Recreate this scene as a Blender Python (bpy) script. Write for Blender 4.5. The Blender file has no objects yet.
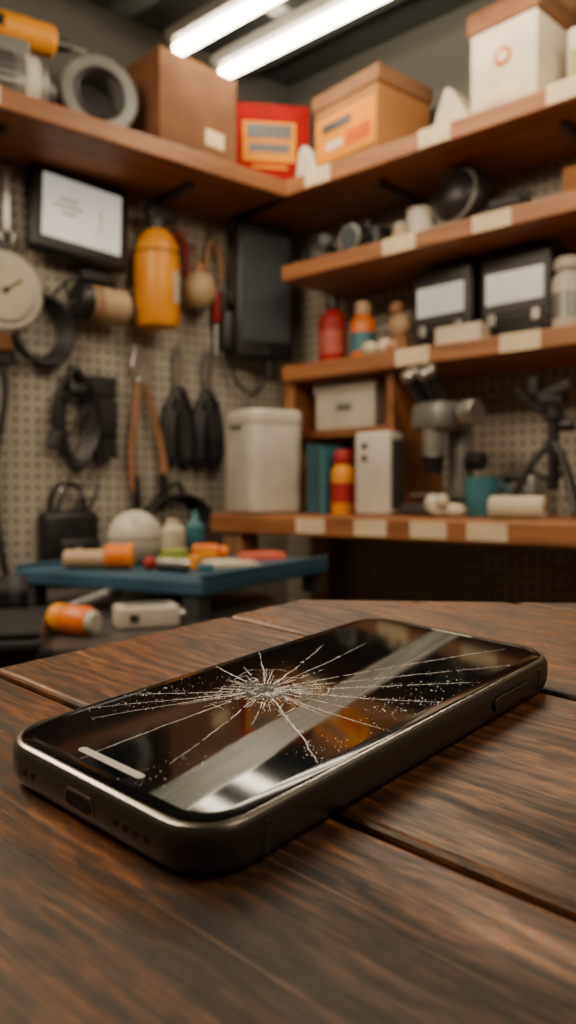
import bpy, bmesh, math, random
from mathutils import Matrix, Vector, Euler
random.seed(7)
rad = math.radians
# ------------------------------------------------------------------ materials
MATS = {}
def mat(name, col, rough=0.5, metal=0.0, var=0.15, scale=12.0, emis=None, estr=0.0, bump=0.0, coat=0.0, stretch=(1,1,1), spec=0.5, rvar=0.0):
    if name in MATS: return MATS[name]
    m = bpy.data.materials.new(name); m.use_nodes = True
    nt = m.node_tree; N = nt.nodes; K = nt.links
    b = N['Principled BSDF']
    tc = N.new('ShaderNodeTexCoord'); mp = N.new('ShaderNodeMapping')
    mp.inputs['Scale'].default_value = stretch
    K.new(tc.outputs['Object'], mp.inputs['Vector'])
    nz = N.new('ShaderNodeTexNoise'); nz.inputs['Scale'].default_value = scale; nz.inputs['Detail'].default_value = 5
    K.new(mp.outputs['Vector'], nz.inputs['Vector'])
    cr = N.new('ShaderNodeValToRGB')
    cr.color_ramp.elements[0].position = 0.3; cr.color_ramp.elements[1].position = 0.7
    cr.color_ramp.elements[0].color = [c*(1-var) for c in col]+[1]
    cr.color_ramp.elements[1].color = [min(1, c*(1+var)) for c in col]+[1]
    K.new(nz.outputs['Fac'], cr.inputs['Fac']); K.new(cr.outputs['Color'], b.inputs['Base Color'])
    b.inputs['Roughness'].default_value = rough; b.inputs['Metallic'].default_value = metal
    b.inputs['Specular IOR Level'].default_value = spec
    b.inputs['Coat Weight'].default_value = coat
    if emis:
        b.inputs['Emission Color'].default_value = list(emis)+[1]; b.inputs['Emission Strength'].default_value = estr
    if bump:
        bp = N.new('ShaderNodeBump'); bp.inputs['Strength'].default_value = bump; bp.inputs['Distance'].default_value = 0.002
        K.new(nz.outputs['Fac'], bp.inputs['Height']); K.new(bp.outputs['Normal'], b.inputs['Normal'])
    MATS[name] = m
    return m

BLACK = mat('black_plastic', (.010,.010,.012), .4)
RUBBER = mat('black_rubber', (.012,.011,.011), .7)
DGREY = mat('dark_grey_plastic', (.035,.036,.04), .45)
GREY = mat('grey_metal', (.24,.24,.23), .4, .5)
STEEL = mat('steel', (.45,.44,.42), .3, .9)
WHITE = mat('white_plastic', (.54,.50,.44), .4)
CREAM = mat('cream_plastic', (.50,.35,.20), .5)
PAPER = mat('paper', (.55,.48,.37), .8)
LABEL = mat('label_paper', (.68,.54,.35), .8)
CARD = mat('cardboard', (.17,.078,.034), .85, var=.2, spec=.2)
CARDL = mat('cardboard_light', (.26,.110,.034), .85, spec=.2)
YEL = mat('yellow_paint', (.80,.29,.003), .4)
LYEL = mat('yellow_print', (.62,.22,.002), .8, spec=.1)
LORA = mat('orange_print', (.5,.09,.002), .8, spec=.1)
ORA = mat('orange_plastic', (.78,.17,.004), .4)
RED = mat('red_paint', (.34,.006,.006), .55)
REDB = mat('red_print', (.24,.004,.003), .85, spec=.08)
BLUE = mat('blue_paint', (.025,.075,.125), .45)
TEAL = mat('teal_paint', (.035,.15,.19), .45)
DTEAL = mat('dark_teal_paint', (.02,.07,.075), .5)
GREEN = mat('green_plastic', (.22,.27,.03), .5)
PINK = mat('pink_card', (.65,.13,.07), .7)
TAN = mat('tan_leather', (.33,.17,.08), .6)
WOODH = mat('handle_wood', (.30,.14,.06), .55, stretch=(1,1,.1), scale=40, var=.3)
SHELFW = mat('shelf_wood', (.28,.105,.031), .5, stretch=(.12,1,1), scale=40, var=.35, bump=.1)
SCREENW = mat('lit_paper_screen', (.6,.6,.56), .3, emis=(.9,.88,.8), estr=.42)
SCREEND = mat('tablet_glass', (.06,.07,.08), .15)
SILVER = mat('silver_window_glow', (.6,.6,.57), .35, .1, emis=(.9,.9,.85), estr=.25)  # faint glow put into the case panels to brighten them, no lamp
CONC = mat('concrete_floor', (.06,.055,.05), .7, scale=6)
CEIL = mat('ceiling_paint', (.045,.055,.052), .8, scale=5)
WALLP = mat('plain_wall', (.14,.12,.10), .85, scale=3)
BENCHD = mat('grey_bench_top', (.05,.046,.045), .4, scale=20)
LAMPH = mat('lamp_housing', (.16,.155,.14), .5)
TUBE = mat('lamp_tube', (1,1,1), .5, emis=(1,.86,.64), estr=30)
FILL_TUBE = mat('fill_tube_dim', (1,1,1), .5, emis=(1,.78,.52), estr=16)

def pegboard():
    m = bpy.data.materials.new('pegboard'); m.use_nodes = True
    nt = m.node_tree; N = nt.nodes; K = nt.links; b = N['Principled BSDF']
    tc = N.new('ShaderNodeTexCoord'); sp = N.new('ShaderNodeSeparateXYZ'); K.new(tc.outputs['Object'], sp.inputs[0])
    fr = []
    for ax in ('X','Z'):
        d = N.new('ShaderNodeMath'); d.operation='DIVIDE'; d.inputs[1].default_value=.0285; K.new(sp.outputs[ax], d.inputs[0])
        f = N.new('ShaderNodeMath'); f.operation='FRACT'; K.new(d.outputs[0], f.inputs[0])
        s = N.new('ShaderNodeMath'); s.operation='SUBTRACT'; s.inputs[1].default_value=.5; K.new(f.outputs[0], s.inputs[0]); fr.append(s)
    cb = N.new('ShaderNodeCombineXYZ'); K.new(fr[0].outputs[0], cb.inputs[0]); K.new(fr[1].outputs[0], cb.inputs[1])
    ln = N.new('ShaderNodeVectorMath'); ln.operation='LENGTH'; K.new(cb.outputs[0], ln.inputs[0])
    lt = N.new('ShaderNodeMath'); lt.operation='LESS_THAN'; lt.inputs[1].default_value=.18; K.new(ln.outputs['Value'], lt.inputs[0])
    nz = N.new('ShaderNodeTexNoise'); nz.inputs['Scale'].default_value=2.5; K.new(tc.outputs['Object'], nz.inputs['Vector'])
    cr = N.new('ShaderNodeValToRGB'); cr.color_ramp.elements[0].color=(.32,.29,.24,1); cr.color_ramp.elements[1].color=(.46,.425,.36,1)
    K.new(nz.outputs['Fac'], cr.inputs['Fac'])
    mx = N.new('ShaderNodeMix'); mx.data_type='RGBA'; K.new(lt.outputs[0], mx.inputs['Factor'])
    K.new(cr.outputs['Color'], mx.inputs['A']); mx.inputs['B'].default_value=(.03,.026,.022,1)
    # pegboard panels stop at the top shelf, plain darker grey above
    gt = N.new('ShaderNodeMath'); gt.operation='GREATER_THAN'; gt.inputs[1].default_value=1.90; K.new(sp.outputs['Z'], gt.inputs[0])
    m2 = N.new('ShaderNodeMix'); m2.data_type='RGBA'; K.new(gt.outputs[0], m2.inputs['Factor']); K.new(mx.outputs['Result'], m2.inputs['A']); m2.inputs['B'].default_value=(.10,.097,.085,1)
    K.new(m2.outputs['Result'], b.inputs['Base Color']); b.inputs['Roughness'].default_value=.7
    return m
PEG = pegboard()

def tablewood():
    m = bpy.data.materials.new('dark_table_wood'); m.use_nodes = True
    nt = m.node_tree; N = nt.nodes; K = nt.links; b = N['Principled BSDF']
    tc = N.new('ShaderNodeTexCoord')
    def math_(op,a,bv=None,c=None):
        n=N.new('ShaderNodeMath'); n.operation=op
        for i,x in enumerate((a,bv,c)):
            if x is None: continue
            if isinstance(x,(int,float)): n.inputs[i].default_value=x
            else: K.new(x,n.inputs[i])
        return n.outputs[0]
    sp = N.new('ShaderNodeSeparateXYZ'); K.new(tc.outputs['Object'], sp.inputs[0])
    idx = math_('FLOOR', math_('DIVIDE', math_('ADD', sp.outputs['X'], 1.035), .1))
    off = math_('MULTIPLY', idx, 3.71)
    cb = N.new('ShaderNodeCombineXYZ'); K.new(off, cb.inputs[1]); K.new(off, cb.inputs[2])
    ad = N.new('ShaderNodeVectorMath'); ad.operation='ADD'; K.new(tc.outputs['Object'], ad.inputs[0]); K.new(cb.outputs[0], ad.inputs[1])
    def noise(scale,stretch,detail=6,dist=.5,rough=.6,rot=0):
        mp = N.new('ShaderNodeMapping'); mp.inputs['Scale'].default_value=(1,stretch,1); mp.inputs['Rotation'].default_value=(0,0,rot); K.new(ad.outputs[0], mp.inputs['Vector'])
        n = N.new('ShaderNodeTexNoise'); n.inputs['Scale'].default_value=scale; n.inputs['Detail'].default_value=detail; n.inputs['Roughness'].default_value=rough; n.inputs['Distortion'].default_value=dist
        K.new(mp.outputs[0], n.inputs['Vector']); return n.outputs['Fac'], mp
    def remap(v,a,b_,c,d):
        n=N.new('ShaderNodeMapRange'); n.inputs['From Min'].default_value=a; n.inputs['From Max'].default_value=b_; n.inputs['To Min'].default_value=c; n.inputs['To Max'].default_value=d; K.new(v,n.inputs['Value']); return n.outputs[0]
    def mixc(f,a,bv,bt='MIX'):
        n=N.new('ShaderNodeMix'); n.data_type='RGBA'; n.blend_type=bt; K.new(f,n.inputs['Factor']); K.new(a,n.inputs['A'])
        if isinstance(bv,tuple): n.inputs['B'].default_value=bv
        else: K.new(bv,n.inputs['B'])
        return n.outputs['Result']
    fine,_ = noise(650,.07,8,.2,.75)
    med,_ = noise(170,.10,7,.6,.65)
    big,mpb = noise(22,.5,6,1.0,.6)
    wv = N.new('ShaderNodeTexWave'); wv.wave_type='BANDS'; wv.bands_direction='X'; wv.inputs['Scale'].default_value=60; wv.inputs['Distortion'].default_value=12; wv.inputs['Detail'].default_value=4; wv.inputs['Detail Scale'].default_value=1.2
    K.new(mpb.outputs[0], wv.inputs['Vector'])
    h = math_('MULTIPLY_ADD', fine, .40, math_('MULTIPLY_ADD', med, .34, math_('MULTIPLY_ADD', big, .30, math_('MULTIPLY', wv.outputs['Fac'], .055))))
    cr = N.new('ShaderNodeValToRGB'); e = cr.color_ramp.elements
    e[0].position=.44; e[0].color=(.004,.002,.001,1); e[1].position=.66; e[1].color=(.36,.150,.044,1)
    x = e.new(.515); x.color=(.050,.020,.007,1)
    x = e.new(.575); x.color=(.140,.055,.017,1)
    K.new(h, cr.inputs['Fac'])
    # worn patches, dark stains, scratches
    stain,_ = noise(9,.6,5,.8,.6)
    c1 = mixc(remap(stain,.52,.68,0,.75), cr.outputs['Color'], (.012,.007,.004,1))
    sc,_ = noise(900,.012,3,0,.5,rot=.25)
    c2 = mixc(math_('MULTIPLY', remap(sc,.66,.73,0,1), .55), c1, (.34,.19,.10,1))
    sc2,_ = noise(700,.015,3,0,.5,rot=-.9)
    c3 = mixc(math_('MULTIPLY', remap(sc2,.70,.76,0,1), .45), c2, (.30,.18,.10,1))
    K.new(c3, b.inputs['Base Color'])
    K.new(math_('ADD', remap(big,.35,.65,.46,.22), math_('MULTIPLY', remap(h,.45,.62,.16,0),1.0)), b.inputs['Roughness'])
    b.inputs['Specular IOR Level'].default_value=.55
    bp = N.new('ShaderNodeBump'); bp.inputs['Strength'].default_value=.5; bp.inputs['Distance'].default_value=.0006
    K.new(h, bp.inputs['Height']); K.new(bp.outputs['Normal'], b.inputs['Normal'])
    return m
TABW = tablewood()

# ------------------------------------------------------------------ builder
class B:
    def __init__(s): s.v=[]; s.f=[]; s.m=[]; s.sm=[]; s.mats=[]
    def mi(s, m):
        if m not in s.mats: s.mats.append(m)
        return s.mats.index(m)
    def add(s, bm, m, M=Matrix(), smooth=True):
        i0=len(s.v); bm.verts.ensure_lookup_table(); bm.verts.index_update()
        k=s.mi(m)
        for v in bm.verts: s.v.append(M@v.co)
        for f in bm.faces: s.f.append([i0+v.index for v in f.verts]); s.m.append(k); s.sm.append(smooth)
        bm.free(); return s
    def box(s, m, size, loc=(0,0,0), rot=(0,0,0), bev=.004, seg=2, M=Matrix()):
        bm=bmesh.new(); bmesh.ops.create_cube(bm,size=1)
        bmesh.ops.scale(bm,vec=size,verts=bm.verts)
        bev=min(bev,min(size)*.49)
        if bev>0: bmesh.ops.bevel(bm,geom=list(bm.edges),offset=bev,segments=seg,profile=.5,affect='EDGES')
        return s.add(bm,m,M@Matrix.Translation(loc)@Euler(rot).to_matrix().to_4x4(), smooth=seg>2)
    def vbox(s, m, size, loc=(0,0,0), rot=(0,0,0), r=.03, seg=6, bev=.006):
        bm=bmesh.new(); bmesh.ops.create_cube(bm,size=1); bmesh.ops.scale(bm,vec=size,verts=bm.verts)
        ve=[e for e in bm.edges if abs((e.verts[0].co-e.verts[1].co).z)>size[2]*.5]
        bmesh.ops.bevel(bm,geom=ve,offset=r,segments=seg,profile=.5,affect='EDGES')
        he=[e for e in bm.edges if abs((e.verts[0].co-e.verts[1].co).z)<1e-6 and len(e.link_faces)==2 and e.calc_face_angle(0)>1]
        bmesh.ops.bevel(bm,geom=he,offset=bev,segments=3,profile=.5,affect='EDGES')
        return s.add(bm,m,Matrix.Translation(loc)@Euler(rot).to_matrix().to_4x4())
    def lathe(s, m, prof, loc=(0,0,0), rot=(0,0,0), n=28, M=Matrix()):
        bm=bmesh.new(); rings=[]
        for r,z in prof:
            if r<1e-6: rings.append([bm.verts.new((0,0,z))])
            else: rings.append([bm.verts.new((r*math.cos(2*math.pi*i/n),r*math.sin(2*math.pi*i/n),z)) for i in range(n)])
        for a,b in zip(rings[:-1],rings[1:]):
            for i in range(n):
                j=(i+1)%n
                if len(a)==1 and len(b)==1: break
                if len(a)==1: bm.faces.new((a[0],b[j],b[i]))
                elif len(b)==1: bm.faces.new((a[i],a[j],b[0]))
                else: bm.faces.new((a[i],a[j],b[j],b[i]))
        return s.add(bm,m,M@Matrix.Translation(loc)@Euler(rot).to_matrix().to_4x4())
    def wrap(s, m, r, z0, z1, a0, a1, loc=(0,0,0), n=12):
        bm=bmesh.new(); prev=None
        for i in range(n+1):
            t=rad(a0+(a1-a0)*i/n); c=(bm.verts.new((r*math.cos(t),r*math.sin(t),z0)),bm.verts.new((r*math.cos(t),r*math.sin(t),z1)))
            if prev: bm.faces.new((prev[0],c[0],c[1],prev[1]))
            prev=c
        return s.add(bm,m,Matrix.Translation(loc))
    def cyl(s, m, r, h, loc=(0,0,0), rot=(0,0,0), r2=None, bev=.003, n=28, M=Matrix()):
        r2=r if r2 is None else r2; bev=min(bev,r*.4,r2*.4,h*.4)
        return s.lathe(m,[(0,-h/2),(r-bev,-h/2),(r,-h/2+bev),(r2,h/2-bev),(r2-bev,h/2),(0,h/2)],loc,rot,n,M)
    def sph(s, m, r, loc=(0,0,0), sc=(1,1,1), rot=(0,0,0)):
        bm=bmesh.new(); bmesh.ops.create_uvsphere(bm,u_segments=28,v_segments=16,radius=r); bmesh.ops.scale(bm,vec=sc,verts=bm.verts)
        return s.add(bm,m,Matrix.Translation(loc)@Euler(rot).to_matrix().to_4x4())
    def tor(s, m, R, r, loc=(0,0,0), rot=(0,0,0), sc=(1,1,1), n=36, k=10):
        bm=bmesh.new(); vs=[[bm.verts.new(((R+r*math.cos(2*math.pi*j/k))*math.cos(2*math.pi*i/n)*sc[0],(R+r*math.cos(2*math.pi*j/k))*math.sin(2*math.pi*i/n)*sc[1],r*math.sin(2*math.pi*j/k)*sc[2])) for j in range(k)] for i in range(n)]
        for i in range(n):
            for j in range(k): bm.faces.new((vs[i][j],vs[(i+1)%n][j],vs[(i+1)%n][(j+1)%k],vs[i][(j+1)%k]))
        return s.add(bm,m,Matrix.Translation(loc)@Euler(rot).to_matrix().to_4x4())
    def tube(s, m, pts, r, k=8, sub=6, r_end=None):
        P=[Vector(p) for p in pts]
        if len(P)>2 and sub>1:
            Q=[]
            for i in range(len(P)-1):
                p0=P[max(i-1,0)];p1=P[i];p2=P[i+1];p3=P[min(i+2,len(P)-1)]
                for t in range(sub):
                    u=t/sub
                    Q.append(.5*((2*p1)+(-p0+p2)*u+(2*p0-5*p1+4*p2-p3)*u*u+(-p0+3*p1-3*p2+p3)*u**3))
            Q.append(P[-1]); P=Q
        bm=bmesh.new(); rings=[]; up=Vector((.13,.31,.94))
        for i,p in enumerate(P):
            t=(P[min(i+1,len(P)-1)]-P[max(i-1,0)]).normalized()
            a=t.cross(up); a = a.normalized() if a.length>1e-3 else t.orthogonal().normalized()
            b=t.cross(a); up = a.cross(t)*1.0
            rr=r if r_end is None else r+(r_end-r)*i/(len(P)-1)
            rings.append([bm.verts.new(p+rr*(a*math.cos(2*math.pi*j/k)+b*math.sin(2*math.pi*j/k))) for j in range(k)])
        for A,C in zip(rings[:-1],rings[1:]):
            for j in range(k): bm.faces.new((A[j],A[(j+1)%k],C[(j+1)%k],C[j]))
        bm.faces.new(rings[0][::-1]); bm.faces.new(rings[-1])
        return s.add(bm,m)
    def prism(s, m, poly, h, loc=(0,0,0), rot=(0,0,0), bev=.002, seg=1, smooth=False):
        bm=bmesh.new(); f=bm.faces.new([bm.verts.new((x,-h/2,z)) for x,z in poly])
        e=bmesh.ops.extrude_face_region(bm,geom=[f]); bmesh.ops.translate(bm,vec=(0,h,0),verts=[g for g in e['geom'] if isinstance(g,bmesh.types.BMVert)])
        bmesh.ops.recalc_face_normals(bm,faces=bm.faces)
        if bev>0: bmesh.ops.bevel(bm,geom=list(bm.edges),offset=bev,segments=seg,profile=.5,affect='EDGES')
        return s.add(bm,m,Matrix.Translation(loc)@Euler(rot).to_matrix().to_4x4(),smooth)
    def pill(s, m, w, h, d, loc, rot=(0,0,0)):
        pts=[]; r=h/2; n=8
        for i in range(n+1): t=rad(-90+180*i/n); pts.append((w/2-r+r*math.cos(t),r*math.sin(t)))
        for i in range(n+1): t=rad(90+180*i/n); pts.append((-w/2+r+r*math.cos(t),r*math.sin(t)))
        return s.prism(m,pts,d,loc,rot,bev=0)
    def done(s, name, M=Matrix(), parent=None):
        me=bpy.data.meshes.new(name); me.from_pydata([tuple(v) for v in s.v],[],s.f)
        for m in s.mats: me.materials.append(m)
        me.polygons.foreach_set('material_index',s.m); me.polygons.foreach_set('use_smooth',s.sm)
        bm=bmesh.new(); bm.from_mesh(me)
        for e in bm.edges:
            if len(e.link_faces)==2 and e.calc_face_angle(0)>rad(42): e.smooth=False
        bmesh.ops.recalc_face_normals(bm,faces=bm.faces)
        bm.to_mesh(me); bm.free(); me.update()
        o=bpy.data.objects.new(name,me); bpy.context.scene.collection.objects.link(o)
        if parent: o.parent=parent
        o.matrix_basis = M
        return o

# ------------------------------------------------------------------ room frames
C0=Vector((0,2.6,0))
DR=Vector((.7411,-.6714,0)); NR=Vector((-.6714,-.7411,0))   # right wall: along, into room
DL=Vector((-.765,-.644,0)); NL=Vector((.644,-.765,0))       # left wall
def frame(o,x,rz=0):
    y=Vector((0,0,1)).cross(x)
    M=Matrix(((x.x,y.x,0,o.x),(x.y,y.y,0,o.y),(0,0,1,o.z),(0,0,0,1)))
    return M@Matrix.Rotation(rad(rz),4,'Z')
def R(t,s,z,rz=0): p=C0+DR*t+NR*s; p.z=z; return frame(p,DR,rz)
def L(t,s,z,rz=0): p=C0+DL*t+NL*s; p.z=z; return frame(p,-DL,rz)
def W(x,y,z,rz=0): return Matrix.Translation((x,y,z))@Matrix.Rotation(rad(rz),4,'Z')

H=2.36
B().box(PEG,(4.2,.04,H),(2.0,.02,H/2),bev=0).done('wall_right',R(0,0,0))
B().box(PEG,(4.2,.04,H),(-2.0,.02,H/2),bev=0).done('wall_left',L(0,0,0))
pA=C0+DL*4; pB=C0+DR*4
def wallseg(name,a,b):
    d=(b-a); l=d.length; d.normalize()
    B().box(WALLP,(l,.04,H),(l/2,-.02,H/2),bev=0).done(name,frame(a,d))
pD=Vector((-.05,-2.7,0))
wallseg('wall_back_left',pA,pD); wallseg('wall_back_right',pD,pB)
B().box(CONC,(6.6,5.8,.05),(0,0,-.025),bev=0).done('floor',W(0,0,0))
B().box(CEIL,(6.6,5.8,.05),(0,0,.025),bev=0).done('ceiling',W(0,0,H))
for i in range(7):
    B().box(CEIL,(3.8,.05,.07),(1.95,0,-.035),bev=.003).done('trim_%d'%(i+1),frame(C0+DL*(.25+i*.42)+Vector((0,0,H)),DR) @ Matrix.Translation((.05,0,0)))

# ------------------------------------------------------------------ shelves
def label(b,x,y,z,w=.085,h=.04): b.box(LABEL,(w,.002,h),(x,y-.001,z),bev=0)
TS=.045
b=B(); b.box(SHELFW,(2.9,.28,TS),(1.45,-.14,-TS/2))
for x,tt in ((.36,0),(.72,0),(1.04,0)): label(b,x,-.28,-.02,.085,.042)
for x in (.5,1.0,1.6): b.box(DGREY,(.02,.2,.015),(x,-.1,-TS-.008)); b.box(DGREY,(.02,.012,.16),(x,-.008,-TS-.09))
b.done('upper_wall_shelf',R(0,0,1.92))
b=B(); b.box(SHELFW,(2.6,.28,TS),(-1.52,-.14,-TS/2))
label(b,-1.06,-.28,-.02,.05,.04)
for x in (-.5,-1.0,-1.6): b.box(DGREY,(.02,.2,.015),(x,-.1,-TS-.008)); b.box(DGREY,(.02,.012,.16),(x,-.008,-TS-.09))
b.done('upper_wall_shelf',L(0,0,1.92))
b=B(); b.box(SHELFW,(2.3,.28,.042),(1.38,-.14,-.021))
for x in (.62,.87,1.12): label(b,x,-.28,-.02,.095,.038)
b.done('wall_shelf',R(0,0,1.685))
b=B(); b.box(SHELFW,(2.3,.28,.042),(1.38,-.14,-.021))
for x in (.66,.94): label(b,x,-.28,-.02,.095,.04)
b.box(SHELFW,(.035,.25,.37),(.235,-.13,-.042-.185))
b.box(SHELFW,(.32,.24,.022),(.41,-.125,-.19)); b.box(SHELFW,(.022,.24,.35),(.57,-.125,-.042-.175))
b.done('shelf_unit',R(0,0,1.407))
b=B(); b.box(SHELFW,(2.4,.46,.05),(1.33,-.23,-.025),bev=.006)
for x in (.489,.668,.821,.959): label(b,x,-.46,-.025,.09,.036)
for x in (.2,1.4,2.4):
    for y in (-.05,-.41): b.box(WOODH,(.07,.07,.95),(x,y,-.05-.475))
b.box(SHELFW,(2.3,.4,.03),(1.33,-.22,-.55))
b.done('wall_workbench',R(0,0,1.0))

# ------------------------------------------------------------------ lamps
def lamp(name,x,y,z,ang,ln=1.2,gap=.16,tm=TUBE):
    b=B()
    for k in range(2):
        yy=(k-.5)*gap
        b.box(LAMPH,(ln+.04,.045,.03),(ln/2,yy,.038))
        b.cyl(tm,.017,ln,(ln/2,yy,0),(0,rad(90),0))
        for e in (0,ln): b.box(LAMPH,(.02,.04,.05),(e,yy,.012))
    for e in (.25,ln-.25): b.box(LAMPH,(.05,gap+.04,.02),(e,0,.06)); b.cyl(GREY,.006,H-z-.07,(e,0,.07+(H-z-.07)/2))
    return b.done(name,W(x,y,z,ang))
lamp('fluorescent_lamp',-.235,2.14,2.19,-42)
lamp('fluorescent_lamp',-1.55,.55,2.2,-42,tm=FILL_TUBE)  # added lamp out of view, extra light for the room
lamp('fluorescent_lamp',.55,-.1,2.2,-42,tm=FILL_TUBE)  # second added lamp, unseen, brightens the room from behind the camera

# ------------------------------------------------------------------ table (slightly sloped top) + phone
T=.0105
TM=Matrix.Translation((.0079,.2126,.9889))@Matrix.Rotation(rad(5.7),4,'X')@Matrix.Rotation(rad(48.4),4,'Z')
Rm=Matrix.Rotation(rad(-48.4),4,'Z')
outline=[Rm@Vector(p) for p in ((-.42,-.262,0),(-.0026,.146,0),(.75,.105,0),(.75,-.5,0),(-.42,-.5,0))]
b=B(); th=.03
cen=sum(outline,Vector())/5
a=-.835
while a<.9:
    bm=bmesh.new(); bmesh.ops.create_cube(bm,size=1); bmesh.ops.scale(bm,vec=(.0976,2.4,th),verts=bm.verts)
    bmesh.ops.translate(bm,vec=(a+.05,0,-th/2),verts=bm.verts)
    for i in range(5):
        p,q=outline[i],outline[(i+1)%5]; d=(q-p).normalized(); n=Vector((d.y,-d.x,0))
        if (cen-p).dot(n)>0: n=-n
        if not bm.verts: break
        r=bmesh.ops.bisect_plane(bm,geom=list(bm.verts)+list(bm.edges)+list(bm.faces),plane_co=p,plane_no=n,clear_outer=True)
        ce=[g for g in r['geom_cut'] if isinstance(g,bmesh.types.BMEdge)]
        if ce: bmesh.ops.edgenet_fill(bm,edges=ce)
    if bm.faces:
        bmesh.ops.bevel(bm,geom=list(bm.edges),offset=.0018,segments=3,profile=.5,affect='EDGES')
        b.add(bm,TABW,smooth=False)
    else: bm.free()
    a+=.1
TI=TM.inverted()
for x,y in ((-.3,-.24),(.68,-.24),(.68,.22),(.05,.24)):
    zt=.9889-.04+(y-.2126)*.0998
    b.box(TABW,(.06,.06,zt),(x,y,zt/2),M=TI)
b.done('wooden_table',TM)

def rr(l,w,r,n=10):
    pts=[]
    for cx,cy,a0 in ((l/2-r,w/2-r,0),(-l/2+r,w/2-r,90),(-l/2+r,-w/2+r,180),(l/2-r,-w/2+r,270)):
        for i in range(n+1):
            t=rad(a0+90*i/n); pts.append((cx+r*math.cos(t),cy+r*math.sin(t)))
    return pts
PL,PW,PR=.147,.0715,.0125
FRAME=mat('phone_frame_metal',(.088,.080,.070),.34,.7,var=.05,scale=200)
RIM=mat('phone_rim_metal',(.34,.315,.28),.27,.95,var=.05)
BEZ=mat('phone_bezel_glass',(.004,.004,.005),.08,var=0,spec=.35)
def screenmat():
    m=bpy.data.materials.new('phone_screen_glass'); m.use_nodes=True; nt=m.node_tree; N=nt.nodes; K=nt.links; b=N['Principled BSDF']
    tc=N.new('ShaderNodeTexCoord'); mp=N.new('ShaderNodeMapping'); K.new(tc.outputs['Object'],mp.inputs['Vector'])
    # reflection streak painted along the screen as a paler, rougher band
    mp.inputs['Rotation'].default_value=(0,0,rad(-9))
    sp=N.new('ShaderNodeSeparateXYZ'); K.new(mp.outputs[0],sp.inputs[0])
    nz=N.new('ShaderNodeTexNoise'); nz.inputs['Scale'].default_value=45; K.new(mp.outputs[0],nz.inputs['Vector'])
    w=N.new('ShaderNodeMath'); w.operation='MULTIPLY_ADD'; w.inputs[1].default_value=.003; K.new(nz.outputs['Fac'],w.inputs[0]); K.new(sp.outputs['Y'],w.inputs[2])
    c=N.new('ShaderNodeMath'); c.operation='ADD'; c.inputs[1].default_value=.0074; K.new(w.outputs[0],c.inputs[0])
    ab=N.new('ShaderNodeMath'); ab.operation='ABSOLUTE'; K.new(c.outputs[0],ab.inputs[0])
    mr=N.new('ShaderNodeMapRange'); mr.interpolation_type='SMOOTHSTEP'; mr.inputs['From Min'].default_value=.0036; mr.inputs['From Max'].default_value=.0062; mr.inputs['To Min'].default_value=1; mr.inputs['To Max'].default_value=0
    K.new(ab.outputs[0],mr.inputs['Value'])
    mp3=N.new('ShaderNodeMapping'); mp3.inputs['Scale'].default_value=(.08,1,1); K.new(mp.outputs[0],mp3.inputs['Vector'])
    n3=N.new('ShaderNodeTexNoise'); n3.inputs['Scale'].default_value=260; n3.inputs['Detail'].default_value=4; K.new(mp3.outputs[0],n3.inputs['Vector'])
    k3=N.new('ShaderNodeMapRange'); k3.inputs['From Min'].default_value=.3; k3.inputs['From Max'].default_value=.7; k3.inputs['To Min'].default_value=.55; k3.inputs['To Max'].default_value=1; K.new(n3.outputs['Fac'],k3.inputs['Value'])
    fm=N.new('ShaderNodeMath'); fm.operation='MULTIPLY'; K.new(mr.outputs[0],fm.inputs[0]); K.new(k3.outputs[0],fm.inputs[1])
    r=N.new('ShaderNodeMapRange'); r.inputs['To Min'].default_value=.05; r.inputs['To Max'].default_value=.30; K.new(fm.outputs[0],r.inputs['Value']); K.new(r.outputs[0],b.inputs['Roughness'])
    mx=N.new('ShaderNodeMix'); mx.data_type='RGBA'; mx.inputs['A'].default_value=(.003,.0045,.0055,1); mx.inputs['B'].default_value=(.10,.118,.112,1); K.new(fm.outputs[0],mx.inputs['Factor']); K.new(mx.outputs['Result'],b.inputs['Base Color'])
    b.inputs['Specular IOR Level'].default_value=.26
    return m
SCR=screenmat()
phone=B()
layers=[(.0042,0),(.0020,.0004),(.0009,.0013),(.0002,.0028),(0,.0042),(0,.0068),(.0001,.0082),(.0006,.0093),(.0011,.0098)]
rim=[(.0011,.0098),(.0017,.0102),(.0022,.0102)]
gl=[(.0022,.0101),(.0023,.0104),(.0028,.0105),(.0052,.01052)]
def loft(bd,ls,m,cap0=False,cap1=False):
    bm=bmesh.new(); rs=[]
    for ins,z in ls: rs.append([bm.verts.new((x,y,z)) for x,y in rr(PL-2*ins,PW-2*ins,PR-ins)])
    n=len(rs[0])
    for A,C in zip(rs[:-1],rs[1:]):
        for i in range(n): bm.faces.new((A[i],A[(i+1)%n],C[(i+1)%n],C[i]))
    if cap0: bm.faces.new(rs[0][::-1])
    if cap1: bm.faces.new(rs[-1])
    bd.add(bm,m)
loft(phone,layers,FRAME,cap0=True); loft(phone,rim,RIM); loft(phone,gl,BEZ)
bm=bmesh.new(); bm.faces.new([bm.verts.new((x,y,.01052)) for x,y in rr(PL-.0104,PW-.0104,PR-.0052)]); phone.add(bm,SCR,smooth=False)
HOLE=mat('port_black',(.002,.002,.002),.6)
PRIM=mat('port_rim',(.2,.18,.155),.35,.8)
q=(0,0,rad(90))
phone.pill(PRIM,.0104,.0042,.0003,(-PL/2-.00000,.001,.0054),q)
phone.pill(HOLE,.0092,.0030,.0003,(-PL/2-.00006,.001,.0054),q)
for y in (.0182,.0212,-.0110,-.0140,-.0170,-.0200): phone.cyl(HOLE,.00085,.0005,(-PL/2+.00012,y,.0054),(0,rad(90),0),bev=.0001)
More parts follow.
